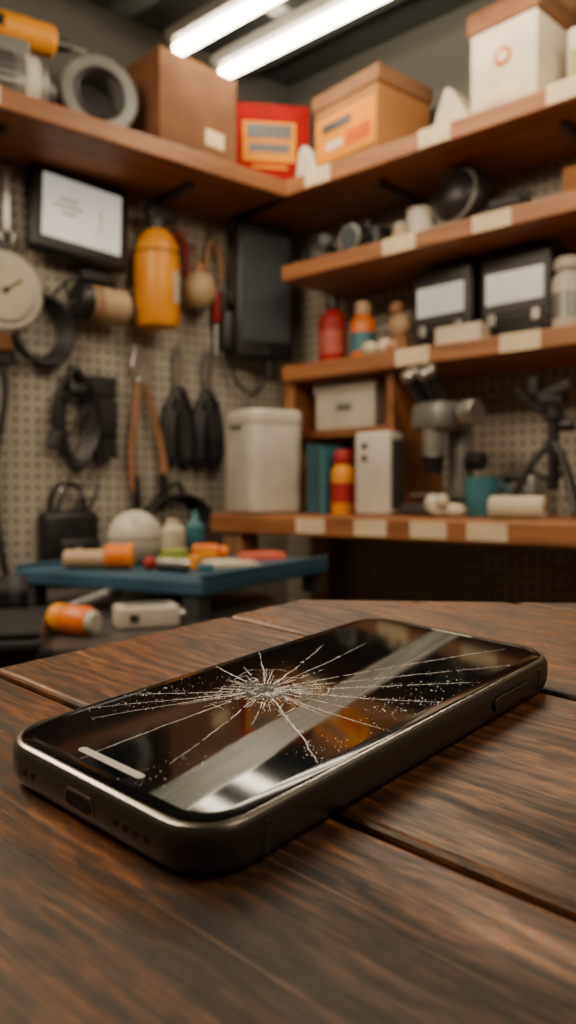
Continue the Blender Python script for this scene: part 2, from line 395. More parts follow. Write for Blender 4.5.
phone.pill(FRAME,.0210,.0034,.0012,(.040,-PW/2-.0001,.0056)); phone.pill(HOLE,.0216,.0040,.0003,(.040,-PW/2+.00008,.0056))
for x in (-.058,.058):
    for sg in (-1,1): phone.box(DGREY,(.0012,.0002,.0066),(x,sg*(PW/2),.0052),bev=0)
UIW=mat('screen_bar_white',(.55,.53,.48),.4,emis=(1,.95,.85),estr=.06)
phone.pill(UIW,.0215,.0020,.00006,(-.0650,.0020,.01055),(rad(90),0,rad(90)))
phone.pill(mat('speaker_mesh',(.5,.48,.45),.5,.2),.0150,.0012,.00006,(.0692,0,.01055),(rad(90),0,rad(90)))
pho=phone.done('smartphone',TM)
# ---- cracks
CRK=mat('cracked_glass_white',(.72,.74,.74),.3,var=.4,scale=900)
CRD=mat('crack_shadow',(.002,.002,.002),.5)
cb=B(); ZC=.01056
def quadstrip(pts,ws,m,z=ZC):
    bm=bmesh.new(); prev=None
    for i,(p,w) in enumerate(zip(pts,ws)):
        t=(pts[min(i+1,len(pts)-1)]-pts[max(i-1,0)]).normalized(); n=Vector((-t.y,t.x))
        a_=bm.verts.new((p.x+n.x*w/2,p.y+n.y*w/2,z)); c_=bm.verts.new((p.x-n.x*w/2,p.y-n.y*w/2,z))
        if prev: bm.faces.new((prev[0],prev[1],c_,a_))
        prev=(a_,c_)
    cb.add(bm,m,smooth=False)
def inside(p): return abs(p.x)<PL/2-.004 and abs(p.y)<PW/2-.0035
CC=Vector((-.012,.008))
def chip(p,s,m=CRK):
    n=random.choice((3,3,4,5)); a0=random.random()*6.28; bm=bmesh.new(); vs=[]
    el=random.uniform(.4,1.0); th_=random.random()*3.14; ct,st_=math.cos(th_),math.sin(th_)
    for i in range(n):
        r=s*(.4+.9*random.random()); an=a0+6.28*i/n; x_,y_=r*math.cos(an),r*math.sin(an)*el
        vs.append(bm.verts.new((p.x+x_*ct-y_*st_,p.y+x_*st_+y_*ct,ZC+.00002+random.random()*s*.35)))
    bm.faces.new(vs); cb.add(bm,m,smooth=False)
def ray(ang,ln,w,dash=0.0,chips=0,start=.001,dots=0):
    d=Vector((math.cos(ang),math.sin(ang))); n=Vector((-d.y,d.x)); k=max(6,int(ln/.0008)); off=0; pts=[];ws=[]
    bend=random.uniform(-.07,.07)
    for i in range(k+1):
        u=i/k; off+=random.uniform(-1,1)*.00013
        p=CC+d*(start+u*ln)+n*(off+bend*ln*u*u)
        if not inside(p): break
        brk=random.random()<dash
        if brk:
            if len(pts)>1: quadstrip(pts,ws,CRK)
            pts=[];ws=[]
        else:
            pts.append(p); ws.append(w*(1-u)**.5*random.uniform(.25,1.5)+.00006)
        if random.random()<chips*(1-u*.3):
            for _ in range(1+dots): chip(p+n*random.gauss(0,.0005+.0003*dots),random.uniform(.00010,.00034))
    if len(pts)>1: quadstrip(pts,ws,CRK)
for tx,ty,w,c,dt in ((.064,-.020,.00026,.5,0),(.050,-.0285,.00030,.8,1),(-.067,.012,.00024,.3,0),(.030,.021,.00034,.5,0),(-.034,-.031,.00034,.7,1),(.008,-.0315,.00036,.9,3),(-.036,.0315,.00030,.9,2),(-.008,.0322,.00044,.5,0),(.012,.032,.00024,.3,0),(-.052,.026,.00022,.5,1),(-.056,-.010,.00020,.3,0),(.030,-.0300,.00028,.9,2),(-.015,-.031,.00026,.6,1),(.040,.012,.00018,.15,0),(-.050,.031,.00022,.7,1)):
    v=Vector((tx,ty))-CC; ray(math.atan2(v.y,v.x),v.length,w,.03,c,dots=dt)
for i in range(38):
    ray(i/38*6.283+random.uniform(-.09,.09),random.choice((random.uniform(.007,.013),random.uniform(.013,.024))),random.uniform(.00012,.00030),.08,.45)
for i in range(50):
    ray(random.random()*6.283,random.uniform(.002,.008),random.uniform(.00010,.00028),.14,.5,start=random.uniform(.002,.009))
for k,Rr in enumerate((.0032,.0048,.0066,.0090,.012,.016)):
    a_=0
    while a_<6.283:
        span=random.uniform(.12,.4)
        if random.random()<.60-.07*k:
            r0=Rr*random.uniform(.85,1.15); r1=Rr*random.uniform(.85,1.15)
            pts=[CC+Vector((math.cos(a_+span*q_/4),math.sin(a_+span*q_/4)))*(r0+(r1-r0)*q_/4) for q_ in range(5)]
            if all(inside(p) for p in pts): quadstrip(pts,[random.uniform(.00007,.00024) for _ in pts],CRK)
        a_+=span
for i in range(520):
    an=random.random()*6.283; r=abs(random.gauss(0,.0085))+.002
    p=CC+Vector((math.cos(an),math.sin(an)))*r
    if inside(p): chip(p,random.uniform(.00010,.00042)*(1 if r<.008 else .6))
for c,sx_,sy_,n in ((Vector((.006,-.0250)),.011,.0028,130),(Vector((-.060,-.010)),.006,.003,45),(Vector((-.030,-.026)),.005,.003,40),(Vector((-.030,.027)),.008,.003,90)):
    for i in range(n):
        p=c+Vector((random.gauss(0,sx_),random.gauss(0,sy_)))
        if inside(p): chip(p,random.uniform(.00008,.00036))
def blob(c,r,n=12):
    bm=bmesh.new(); bm.faces.new([bm.verts.new((c.x+math.cos(i/n*6.283)*r*random.uniform(.4,1.4),c.y+math.sin(i/n*6.283)*r*random.uniform(.4,1.4),ZC+.00007+random.random()*.00002)) for i in range(n)]); cb.add(bm,CRD,smooth=False)
blob(CC,.0026,14)
for i in range(34):
    an=random.random()*6.283; blob(CC+Vector((math.cos(an),math.sin(an)))*random.uniform(.0018,.008),random.uniform(.0004,.0014),7)
cr_o=cb.done('crack_pattern',Matrix(),parent=pho)

# ------------------------------------------------------------------ generic makers
def bottle(name,M,r,h,body,cap,band=None,capr=.5,caph=.16):
    b=B(); hb=h*(1-caph)
    b.lathe(body,[(0,0),(r*.92,0),(r,r*.1),(r,hb*.80),(r*.93,hb*.88),(r*.62,hb*.97),(r*capr,hb),(0,hb)])
    b.lathe(cap,[(r*capr*1.0,hb-.002),(r*capr*1.08,hb+.002),(r*capr*1.0,h-.004),(r*capr*.9,h),(0,h)])
    if band: b.lathe(band,[(r*1.01,hb*.22),(r*1.012,hb*.22),(r*1.012,hb*.62),(r*1.0,hb*.62)])
    return b.done(name,M)
def mug(name,M,r,h,m,handle=True):
    b=B(); b.lathe(m,[(0,0),(r*.85,0),(r*.95,.004),(r,h*.5),(r,h),(r*.92,h),(r*.9,h*.5),(r*.85,.008),(0,.008)])
    if handle: b.tor(m,h*.28,r*.13,(r*1.15,0,h*.5),(rad(90),0,0),sc=(.8,1.1,1))
    return b.done(name,M)
def carton(name,M,w,d,h,m,lid=None,lab=None):
    b=B(); b.box(m,(w,d,h),(0,0,h/2),bev=.003)
    if lid: b.box(lid,(w*1.06,d*1.06,h*.2),(0,0,h*.92),bev=.003); 
    else: b.box(CARDL,(w*.16,d*1.002,.001),(0,0,h+.0005),bev=0)
    if lab:
        for (lm,x,z,lw,lh) in lab: b.box(lm,(lw,.002,lh),(x,-d/2-.0012-(0 if lm in (LYEL,LABEL,GREY) else .0008),z),bev=0)
    return b.done(name,M)

# ---- upper shelf, left part
carton('cardboard_box',L(.515,.15,1.92,4),.25,.2,.240,CARD,lab=[(LABEL,.05,.06,.06,.04)])
carton('red_product_box',L(.240,.160,1.92,-32),.27,.12,.225,REDB,lab=[(LYEL,.02,.12,.15,.11),(BLACK,.02,.148,.125,.04),(BLACK,.02,.102,.115,.026),(LYEL,-.09,.1,.02,.08),(LYEL,.02,.05,.10,.008)])
b=B() # duct ring / pipe coupling
b.lathe(GREY,[(.088,-.06),(.094,-.05),(.094,-.03),(.086,-.02),(.086,.03),(.094,.04),(.094,.06),(.088,.066),(.062,.066),(.055,.055),(.052,-.05),(.06,-.06),(.088,-.06)],(0,0,.094),(rad(90),0,0),n=40)
b.lathe(DGREY,[(.052,.0),(0,.0)],(0,0,.094),(rad(90),0,0)); b.tor(BLACK,.058,.006,(0,-.066,.094),(rad(90),0,0))
b.done('pipe_coupling',L(.755,.15,1.92,-12))
b=B() # motor housing lying
b.cyl(GREY,.068,.19,(0,0,.07),(0,rad(90),0),bev=.012); b.cyl(WHITE,.072,.03,(.06,0,.07),(0,rad(90),0)); b.cyl(DGREY,.045,.03,(.105,0,.07),(0,rad(90),0),r2=.03)
for i in range(8): b.box(DGREY,(.1,.004,.006),(-.03,-.069*math.cos((i-3.5)*.25),.07+.069*math.sin((i-3.5)*.25)),bev=0)
b.box(GREY,(.12,.12,.02),(0,0,.01)); b.box(GREY,(.12,.06,.04),(0,0,.15),bev=.005)
b.done('electric_motor',L(.985,.15,1.92,-10))
b=B() # drill
b.cyl(YEL,.036,.17,(0,0,0),(0,rad(90),0),bev=.01); b.cyl(BLACK,.02,.05,(.1,0,0),(0,rad(90),0),r2=.012); b.cyl(STEEL,.005,.05,(.14,0,0),(0,rad(90),0))
b.box(YEL,(.045,.04,.12),(-.05,.03,-.012),(rad(75),0,0),bev=.012,seg=3); b.box(BLACK,(.08,.06,.03),(-.05,.09,0),bev=.008)
b.box(BLACK,(.05,.034,.03),(-.06,-.02,.0),bev=.006)
b.done('power_drill',L(.940,.14,1.92+.17+.038,-8))

# ---- upper shelf, right part
carton('archive_box',R(.450,.16,1.92,-8),.235,.2,.205,CARDL,lid=CARD,lab=[(LYEL,0,.08,.22,.12),(BLACK,-.03,.110,.11,.026),(LORA,.05,.06,.09,.04),(PAPER,-.04,.06,.06,.02)])
b=B(); b.prism(PAPER,[(-.07,0),(.08,0),(.062,.05),(.0,.14),(-.012,.138)],.08,bev=.006,seg=2); b.box(LABEL,(.05,.002,.03),(0,-.041,.03),bev=0)
b.done('folded_paper_bag',R(.70,.14,1.92,-5))
b=B(); b.box(PAPER,(.17,.16,.235),(0,0,.1175),bev=.003); b.box(CARD,(.185,.175,.05),(0,0,.23),bev=.003); b.cyl(LORA,.022,.002,(0,-.081,.13),(rad(90),0,0)); b.cyl(PAPER,.013,.003,(0,-.082,.13),(rad(90),0,0)); b.box(LABEL,(.1,.002,.03),(0,-.081,.05),bev=0)
b.box(CARD,(.185,.004,.06),(0,.085,.28),(rad(-15),0,0),bev=.001)
b.done('lidded_storage_box',R(.875,.15,1.92,-4))
b=B(); b.vbox(PAPER,(.09,.07,.16),(0,0,.08),r=.02); b.box(GREEN,(.06,.002,.06),(0,-.036,.08),bev=0); b.cyl(WHITE,.02,.03,(0,0,.17)); b.done('chemical_jug',R(1.04,.15,1.92))
b=B(); b.prism(PAPER,[(-.03,0),(.05,0),(.03,.06),(.0,.1),(-.02,.08)],.05,bev=.01,seg=2); b.done('crumpled_paper_bag',R(.280,.225,1.92))

# ---- second shelf
b=B()
b.box(BLACK,(.13,.07,.085),(0,0,.0425),bev=.012,seg=3); b.cyl(BLACK,.038,.06,(.01,-.055,.045),(rad(90),0,0)); b.cyl(SCREEND,.030,.004,(.01,-.087,.045),(rad(90),0,0)); b.box(BLACK,(.05,.05,.03),(0,0,.095),bev=.006); b.tor(GREY,.034,.003,(.01,-.085,.045),(rad(90),0,0))
b.tube(BLACK,[(-.065,0,.06),(-.09,-.04,.03),(-.06,-.09,.006),(.02,-.11,.006),(.09,-.08,.006),(.07,0,.06)],.006)
b.done('camera',R(.43,.15,1.685,-5))
b=B(); b.tor(BLACK,.045,.012,(0,0,.012)); b.tor(DGREY,.04,.011,(.01,0,.033)); b.tor(BLACK,.042,.011,(0,.005,.053)); b.cyl(DGREY,.02,.08,(.02,.01,.065),(rad(70),0,rad(30))); b.box(BLACK,(.06,.05,.05),(-.01,.01,.085),bev=.01,seg=3)
b.done('cable_coil',R(.275,.17,1.685))
bottle('small_jar',R(.54,.15,1.685),.024,.08,CREAM,WHITE,capr=.8)
mug('enamel_mug',R(.60,.15,1.685),.036,.10,WHITE)
b=B()
b.lathe(BLACK,[(0,.05),(.035,.048),(.064,.02),(.078,-.01),(.078,-.02),(.070,-.02),(.06,-.005),(0,.0)],(0,0,.11),(rad(80),0,rad(-12)),n=36)
b.lathe(SCREEND,[(0,-.012),(.06,-.012)],(0,0,.11),(rad(80),0,rad(-12))); b.tor(GREY,.067,.004,(0,-.02,.107),(rad(80),0,rad(-12))); b.sph(PAPER,.02,(0,-.02,.107),(1,.5,1))
b.tube(BLACK,[(0,.03,.08),(0,.05,.03),(0,.0,.01)],.008); b.cyl(BLACK,.05,.016,(0,0,.008))
b.done('work_lamp_head',R(.705,.14,1.685))
b=B(); b.box(BLACK,(.11,.08,.05),(0,0,.025),bev=.008,seg=3); b.cyl(DGREY,.018,.08,(0,-.01,.065),(0,rad(90),0)); b.box(DGREY,(.03,.03,.05),(.03,.02,.07),bev=.006); b.done('battery_charger',R(.835,.13,1.685))
b=B(); b.cyl(ORA,.016,.08,(0,0,.016),(0,rad(90),0)); b.cyl(CARD,.011,.03,(-.05,0,.016),(0,rad(90),0)); b.done('awl_handle',R(.955,.15,1.685,10))
carton('small_carton',R(1.04,.15,1.685),.09,.08,.09,CARDL)
# ---- third shelf
bottle('red_spray_can',R(.325,.17,1.407),.040,.2,RED,BLACK,capr=.42,caph=.2,band=mat('can_band',(.40,.07,.04),.5))
bottle('orange_spray_bottle',R(.43,.17,1.407),.034,.165,ORA,CREAM,band=TEAL,capr=.6,caph=.2)
b=B(); b.sph(TAN,.038,(0,0,.035)); b.sph(CREAM,.034,(.005,0,.095)); b.sph(TAN,.02,(.0,-.01,.14)); b.done('wooden_ball_stack',R(.52,.13,1.407))
b=B(); b.sph(CREAM,.022,(-.03,0,.02)); b.sph(PAPER,.024,(.015,.01,.022)); b.sph(TAN,.018,(.05,-.01,.017)); b.sph(PAPER,.018,(-.002,-.03,.017)); b.done('foam_ball_pile',R(.525,.23,1.407))
def case(name,M,w,h,d=.11):
    b=B(); b.box(BLACK,(w,d,h),(0,0,h/2),bev=.012,seg=3)
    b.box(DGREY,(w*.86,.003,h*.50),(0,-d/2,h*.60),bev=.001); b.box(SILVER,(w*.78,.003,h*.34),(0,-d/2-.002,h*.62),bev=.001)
    b.box(DGREY,(w*1.02,d*1.04,.012),(0,0,h*.30),bev=.004)
    for x in (-.3,.3): b.box(STEEL,(.02,.008,.028),(w*x,-d/2-.004,h*.28),bev=.002)
    b.tube(BLACK,[(-w*.2,-.0,h-.004),(-w*.18,0,h+.018),(w*.18,0,h+.018),(w*.2,0,h-.004)],.006)
    for x in (-.36,.36): b.cyl(RUBBER,.012,.02,(w*x,-d/2-.002,h*.12),(rad(90),0,0))
    return b.done(name,M)
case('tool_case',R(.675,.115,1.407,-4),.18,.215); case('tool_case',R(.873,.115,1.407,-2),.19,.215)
carton('small_parts_box',R(.765,.225,1.407),.12,.05,.045,PAPER)
bottle('white_canister',R(1.01,.19,1.407),.034,.165,WHITE,WHITE,capr=.85,caph=.14,band=GREY)
# ---- inner small shelf + bench top
carton('white_storage_bin',R(.40,.13,1.228,0),.20,.17,.125,WHITE,lid=WHITE,lab=[(GREY,0,.06,.05,.02)])
b=B(); b.vbox(WHITE,(.185,.16,.262),(0,0,.135),r=.035); b.vbox(WHITE,(.189,.164,.05),(0,0,.252),r=.036,bev=.016); b.box(GREY,(.07,.004,.012),(0,-.083,.232)); b.vbox(GREY,(.17,.145,.012),(0,0,.006),r=.03)
b.done('white_waste_bin',R(.225,.350,1.0,-18))
b=B()
for i,(m_,h_) in enumerate(((DTEAL,.185),(BLUE,.175),(DTEAL,.18),(TEAL,.17))): b.box(m_,(.014,.10,h_),(i*.016,0,h_/2),bev=.002); b.box(PAPER,(.010,.098,h_-.006),(i*.016,.002,h_/2+.001),bev=0)
b.done('book_row',R(.37,.28,1.0))
bottle('yellow_glue_bottle',R(.465,.30,1.0),.031,.165,YEL,RED,band=RED,capr=.75,caph=.2)
b=B(); b.box(WHITE,(.098,.08,.205),(0,0,.1025),bev=.01,seg=3); b.box(DGREY,(.002,.06,.17),(.0495,0,.1),bev=0); b.cyl(DGREY,.009,.003,(-.02,-.041,.17),(rad(90),0,0)); b.cyl(DGREY,.009,.003,(-.02,-.041,.14),(rad(90),0,0)); b.done('power_supply_unit',R(.578,.30,1.0,8))
b=B() # microscope
b.box(DGREY,(.13,.16,.03),(0,0,.015),bev=.008,seg=3); b.box(GREY,(.05,.05,.22),(.01,.05,.135),bev=.012,seg=3)
b.box(GREY,(.1,.11,.07),(0,-.01,.235),bev=.02,seg=3); b.cyl(STEEL,.028,.07,(0,-.03,.175)); b.cyl(BLACK,.02,.05,(0,-.03,.125),r2=.026)
for x in (-.026,.026): b.cyl(BLACK,.02,.08,(x-.01,-.045,.30),(rad(40),0,0)); b.cyl(STEEL,.023,.02,(x-.01,-.073,.335),(rad(40),0,0))
b.cyl(BLACK,.022,.04,(.06,.05,.13),(0,rad(90),0)); b.cyl(STEEL,.03,.04,(.085,0,.24),(0,rad(90),0)); b.box(STEEL,(.08,.08,.008),(0,-.03,.05),bev=.002)
b.done('microscope',R(.735,.26,1.0,-12))
b=B(); b.box(GREY,(.1,.07,.1),(0,0,.05),bev=.008,seg=3); b.cyl(STEEL,.022,.02,(0,-.04,.06),(rad(90),0,0)); b.box(BLACK,(.06,.004,.02),(0,-.036,.085),bev=0); b.done('bench_meter',R(.86,.10,1.0))
mug('blue_mug',R(.86,.30,1.0,40),.036,.09,TEAL)
b=B(); b.sph(PAPER,.022,(0,0,.018),(1.4,1,.8)); b.sph(PAPER,.02,(.04,-.01,.016),(1,1.2,.8)); b.sph(WHITE,.018,(-.035,.015,.03),(1,1,1.2)); b.sph(PAPER,.016,(.01,-.02,.036)); b.done('crumpled_tissue',R(.82,.40,1.0))
b=B(); b.cyl(PAPER,.024,.11,(0,0,.024),(0,rad(90),0)); b.cyl(CARD,.011,.112,(0,0,.024),(0,rad(90),0)); b.done('paper_roll',R(1.00,.41,1.0,12))
b=B() # mini tripod
for an in (80,200,320): b.tube(BLACK,[(0,0,.17),(.05*math.cos(rad(an)),.05*math.sin(rad(an)),.11),(.10*math.cos(rad(an)),.10*math.sin(rad(an)),.009)],.008,r_end=.009)
for an in (80,200,320): b.tube(BLACK,[(0,0,.08),(.055*math.cos(rad(an)),.055*math.sin(rad(an)),.105)],.005)
b.cyl(BLACK,.013,.16,(0,0,.14)); b.cyl(BLACK,.02,.03,(0,0,.225)); b.box(BLACK,(.05,.04,.014),(0,0,.255)); b.tube(BLACK,[(0,0,.22),(-.05,-.02,.25),(-.075,-.03,.285)],.007); b.box(BLACK,(.08,.016,.022),(.0,0,.275),(0,rad(-20),0))
b.box(BLACK,(.024,.02,.04),(-.045,0,.29)); b.cyl(BLACK,.013,.03,(.03,0,.2),(0,rad(90),0))
b.done('mini_tripod',R(1.005,.25,1.0))
# lower storage under the bench
b=B()
for i in range(4): b.tor(ORA,.11+.003*i,.009,(0,0,.009+.016*i))
b.done('orange_hose_coil',R(.9,.25,.465))
for i,(t_,w_,h_,m_) in enumerate(((.38,.2,.2,CARD),(.65,.2,.26,DGREY),(1.2,.25,.2,BLUE))):
    carton(('storage_crate','toolbox','storage_tub')[i],R(t_,.22,.465),w_,.25,h_,m_,lid=m_)

# ------------------------------------------------------------------ left wall, hung items
def hook(b,x,z,l=.05): b.tube(STEEL,[(x,.0,z+.02),(x,-.01,z+.005),(x,-l,z),(x,-l-.006,z+.015)],.0025,k=6,sub=3)
b=B(); b.cyl(WHITE,.1,.05,(0,-.035,0),(rad(90),0,0),bev=.01,n=40); b.cyl(STEEL,.078,.004,(0,-.062,0),(rad(90),0,0),n=40); b.cyl(PAPER,.072,.006,(0,-.063,0),(rad(90),0,0),n=40)
b.box(BLACK,(.06,.002,.005),(.015,-.068,.012),(0,rad(-35),0),bev=0); b.cyl(BLACK,.008,.008,(0,-.068,0),(rad(90),0,0)); b.box(DGREY,(.04,.03,.04),(0,-.02,.11)); b.box(CARD,(.05,.04,.05),(.0,-.03,-.12),bev=.01)
b.done('round_wall_gauge',L(.945,0,1.545))
b=B(); b.box(BLACK,(.27,.045,.225),(0,-.05,0),bev=.015,seg=3); b.box(SCREENW,(.215,.003,.16),(0,-.0735,.005),bev=.001)
for i,w_ in enumerate((.05,.08,.04)): b.box(DGREY,(w_,.001,.004),(-.04,-.0757,.03-.018*i),bev=0)
b.tube(DGREY,[(.045,-.076,.03),(.05,-.076,0),(.045,-.076,-.03)],.0015); b.box(DGREY,(.08,.03,.08),(0,-.015,0)); b.tube(BLACK,[(.1,-.04,-.11),(.08,-.03,-.16),(.0,-.03,-.15),(-.05,-.02,-.2)],.005)
b.done('wall_display_monitor',L(.748,0,1.755)@Matrix.Rotation(rad(4),4,'Y')@Matrix.Rotation(rad(-5),4,'X'))
b=B(); r=.060
b.lathe(YEL,[(0,0),(r*.9,0),(r,.012),(r,.19),(r*.95,.215),(r*.7,.245),(r*.42,.262),(0,.262)],(0,-.09,0)); b.cyl(BLACK,.028,.034,(0,-.09,.272)); b.box(BLACK,(.075,.036,.034),(.01,-.09,.302),bev=.006); b.tube(BLACK,[(-.02,-.09,.29),(-.045,-.09,.32),(.03,-.09,.325)],.009)
b.wrap(PAPER,r*1.012,.06,.145,-75,-20,(0,-.09,0)); b.box(STEEL,(.1,.04,.012),(0,-.02,.1)); b.tor(BLACK,r+.0015,.002,(0,-.09,.195))
b.done('fire_extinguisher',L(.540,0,1.505))
b=B(); b.cyl(CREAM,.045,.1,(0,-.07,0),(0,rad(90),0)); b.cyl(TAN,.047,.02,(-.035,-.07,0),(0,rad(90),0)); b.cyl(DGREY,.015,.14,(0,-.07,0),(0,rad(90),0)); b.cyl(BLACK,.05,.03,(-.07,-.07,0),(0,rad(90),0)); b.tube(STEEL,[(-.07,0,0),(-.09,-.04,0),(-.08,-.07,0)],.004)
b.tube(BLACK,[(-.05,-.03,.05),(0,-.04,.1),(.05,-.03,.05)],.008); b.box(BLACK,(.09,.04,.03),(-.02,-.04,.075),bev=.008)
b.done('tape_spool',L(.68,0,1.545))
b=B()
for i in range(4): b.tor(BLACK,.062+.004*i,.008,(.003*i,-.02-.01*i,-.0),(rad(88),0,0),sc=(1,1.15,1))
hook(b,0,.085); b.tube(BLACK,[(.06,-.03,0),(.09,-.03,.06),(.07,-.03,.14)],.005); b.done('power_cord_coil',L(.85,0,1.465))
b=B(); b.sph(CREAM,.05,(0,-.06,0),(1,1,1.1)); b.cyl(TAN,.02,.03,(0,-.06,.06)); b.tube(TAN,[(0,-.06,.07),(.01,-.03,.12),(0,-.0,.15)],.004); hook(b,0,.13,.03); b.cyl(DGREY,.02,.01,(0,-.06,-.055)); b.done('hanging_float',L(.385,0,1.635))
b=B(); b.box(BLACK,(.19,.035,.40),(0,-.06,0),bev=.014,seg=3); b.box(SCREEND,(.155,.003,.315),(0,-.079,.01),bev=.001); b.cyl(DGREY,.008,.003,(0,-.079,-.175),(rad(90),0,0)); b.box(DGREY,(.1,.05,.1),(0,-.02,0)); b.box(BLACK,(.04,.05,.12),(-.11,-.04,-.12),bev=.01,seg=3); b.box(BLACK,(.03,.03,.06),(.02,-.06,-.23),bev=.008)
b.tube(BLACK,[(-.11,-.04,-.17),(-.08,-.03,-.26),(-.02,-.03,-.3),(.02,-.05,-.24)],.005)
b.done('wall_tablet',L(.160,.035,1.655,-14))
def glove(name,M,m,sc=1.0):
    b=B(); b.box(m,(.085*sc,.035,.11*sc),(0,-.03,-.05*sc),bev=.016,seg=3)
    b.box(m,(.075*sc,.03,.06*sc),(0,-.03,.03*sc),bev=.01,seg=3); b.box(DGREY,(.08*sc,.034,.012),(0,-.03,.055*sc),bev=.004)
    for i,(x,l) in enumerate(((-.031,.06),(-.0105,.075),(.0105,.07),(.031,.055))): b.tube(m,[(x*sc,-.03,-.09*sc),(x*1.1*sc,-.032,-.11*sc-l*sc*.5),(x*1.15*sc,-.03,-.10*sc-l*sc)],.0115*sc,r_end=.008*sc)
    b.tube(m,[(-.035*sc,-.03,-.02*sc),(-.06*sc,-.032,-.05*sc),(-.068*sc,-.03,-.085*sc)],.013*sc,r_end=.009*sc)
    hook(b,0,.07*sc,.03); return b.done(name,M)
glove('work_glove',L(.675,0,1.305),RUBBER,1.0)
b=B() # hanging cable hank with plug
for i in range(5):
    w_=.022+.008*i; b.tube(BLACK,[(0,-.02-.006*i,.09),(w_,-.025-.006*i,.02),(w_*1.1,-.03-.004*i,-.09),(0,-.03-.004*i,-.15-.006*i),(-w_*1.1,-.03-.004*i,-.09),(-w_,-.025-.006*i,.02),(0,-.02-.006*i,.09)],.0065)
b.box(BLACK,(.05,.05,.03),(0,-.04,.03),bev=.008,seg=3); b.box(DGREY,(.03,.03,.05),(-.06,-.04,-.10),(0,.3,0),bev=.008); b.tube(BLACK,[(-.02,-.04,.03),(-.06,-.04,-.02),(-.06,-.04,-.08)],.006); hook(b,0,.09,.05)
b.done('cable_hank',L(.755,0,1.29))
def shears(name,M,m=BLACK):
    b=B()
    for sg in (-1,1):
        b.prism(STEEL,[(-.012*sg,0),(.006*sg,.01),(.016*sg,.06),(.006*sg,.13),(0,.13)],.004,(0,-.03-.003*sg,0),bev=0)
        b.tube(m,[(.004*sg,-.03,.01),(.034*sg,-.03,-.05),(.048*sg,-.03,-.14),(.036*sg,-.03,-.205),(.014*sg,-.03,-.20),(.010*sg,-.03,-.12),(.006*sg,-.03,-.02)],.011)
        b.tube(m,[(.02*sg,-.03,-.06),(.028*sg,-.03,-.12),(.027*sg,-.03,-.195)],.019)
    b.cyl(STEEL,.009,.014,(0,-.03,.0),(rad(90),0,0)); hook(b,0,-.03,.03); return b.done(name,M)
shears('garden_shears',L(.435,0,1.35)); shears('garden_shears',L(.335,0,1.35))
def pliers(name,M,hm,l=.16):
    b=B()
    for sg in (-1,1):
        b.tube(hm,[(.004*sg,-.025,.0),(.022*sg,-.025,-.04),(.026*sg,-.025,-.1),(.016*sg,-.025,-l)],.0085,r_end=.007)
        b.prism(STEEL,[(0,-.01),(.014*sg,0),(.012*sg,.02),(.003*sg,.055),(0,.055)],.01,(0,-.025,0),bev=.001)
    b.cyl(STEEL,.011,.014,(0,-.025,0),(rad(90),0,0)); hook(b,0,-.025,.03); return b.done(name,M)
pliers('pliers',L(.43,0,1.80),RED,.12); pliers('pliers',L(.31,0,1.80),TAN,.12)
def longpl(name,M):
    b=B(); 
    for sg in (-1,1):
        b.tube(WOODH,[(.008*sg,-.03,0),(.03*sg,-.03,-.1),(.05*sg,-.03,-.22),(.045*sg,-.03,-.34)],.009,r_end=.012)
        b.tube(BLACK,[(.045*sg,-.03,-.26),(.045*sg,-.03,-.35)],.014)
        b.prism(STEEL,[(0,-.02),(.02*sg,0),(.03*sg,.04),(.01*sg,.1),(0,.09)],.01,(0,-.03,0),bev=.001)
    b.cyl(STEEL,.014,.02,(0,-.03,0),(rad(90),0,0)); hook(b,0,-.04,.03); return b.done(name,M)
longpl('bolt_cutter',L(.555,0,1.365)@Matrix.Rotation(rad(-5),4,'Y'))
def driver(name,M,hm):
    b=B(); b.lathe(hm,[(0,0),(.012,.002),(.016,.02),(.013,.05),(.015,.08),(.010,.095),(0,.095)],(0,-.025,0)); b.cyl(STEEL,.004,.1,(0,-.025,-.05)); hook(b,0,.0,.02); return b.done(name,M)
driver('screwdriver',L(.275,0,1.56),BLACK); driver('screwdriver',L(.30,0,1.56),RED)
def wrench(name,M,l=.2):
    b=B(); b.box(STEEL,(.018,.006,l),(0,-.02,0),bev=.002); b.tor(STEEL,.016,.006,(0,-.02,-l/2-.01),(rad(90),0,0))
    b.prism(STEEL,[(-.01,0),(.01,0),(.022,.015),(.02,.04),(.008,.045),(.009,.022),(-.009,.022),(-.008,.045),(-.02,.04),(-.022,.015)],.008,(0,-.02,l/2-.005),bev=.001)
    hook(b,0,-l/2,.02); return b.done(name,M)
wrench('wrench',L(.925,0,1.77),.15); wrench('wrench',L(.965,0,1.76),.16)
b=B()
for i in range(4): b.tor(RUBBER,.075+.004*i,.008,(.004*i,-.02-.014*i,0),(rad(90),0,0),sc=(1.15,.8,1))
hook(b,0,.06,.06); b.tube(RUBBER,[(-.06,-.03,.05),(-.02,-.03,.09),(.03,-.03,.10),(.05,-.02,.05)],.007); b.done('rubber_hose_coil',L(.46,0,.98))
b=B(); b.box(BLACK,(.15,.07,.2),(0,-.045,-.02),bev=.02,seg=3); b.box(BLACK,(.11,.03,.12),(.01,-.09,-.05),bev=.012,seg=3); b.tube(BLACK,[(-.05,-.04,.07),(-.03,-.04,.14),(.03,-.04,.14),(.05,-.04,.07)],.008); b.box(STEEL,(.02,.006,.02),(0,-.108,-.02)); hook(b,0,.12,.05)
for x in (-.05,0,.04): b.tube(DGREY,[(x,-.07,.07),(x+.02,-.08,.12),(x+.03,-.07,.15)],.006)
b.done('tool_bag',L(.78,0,.93))
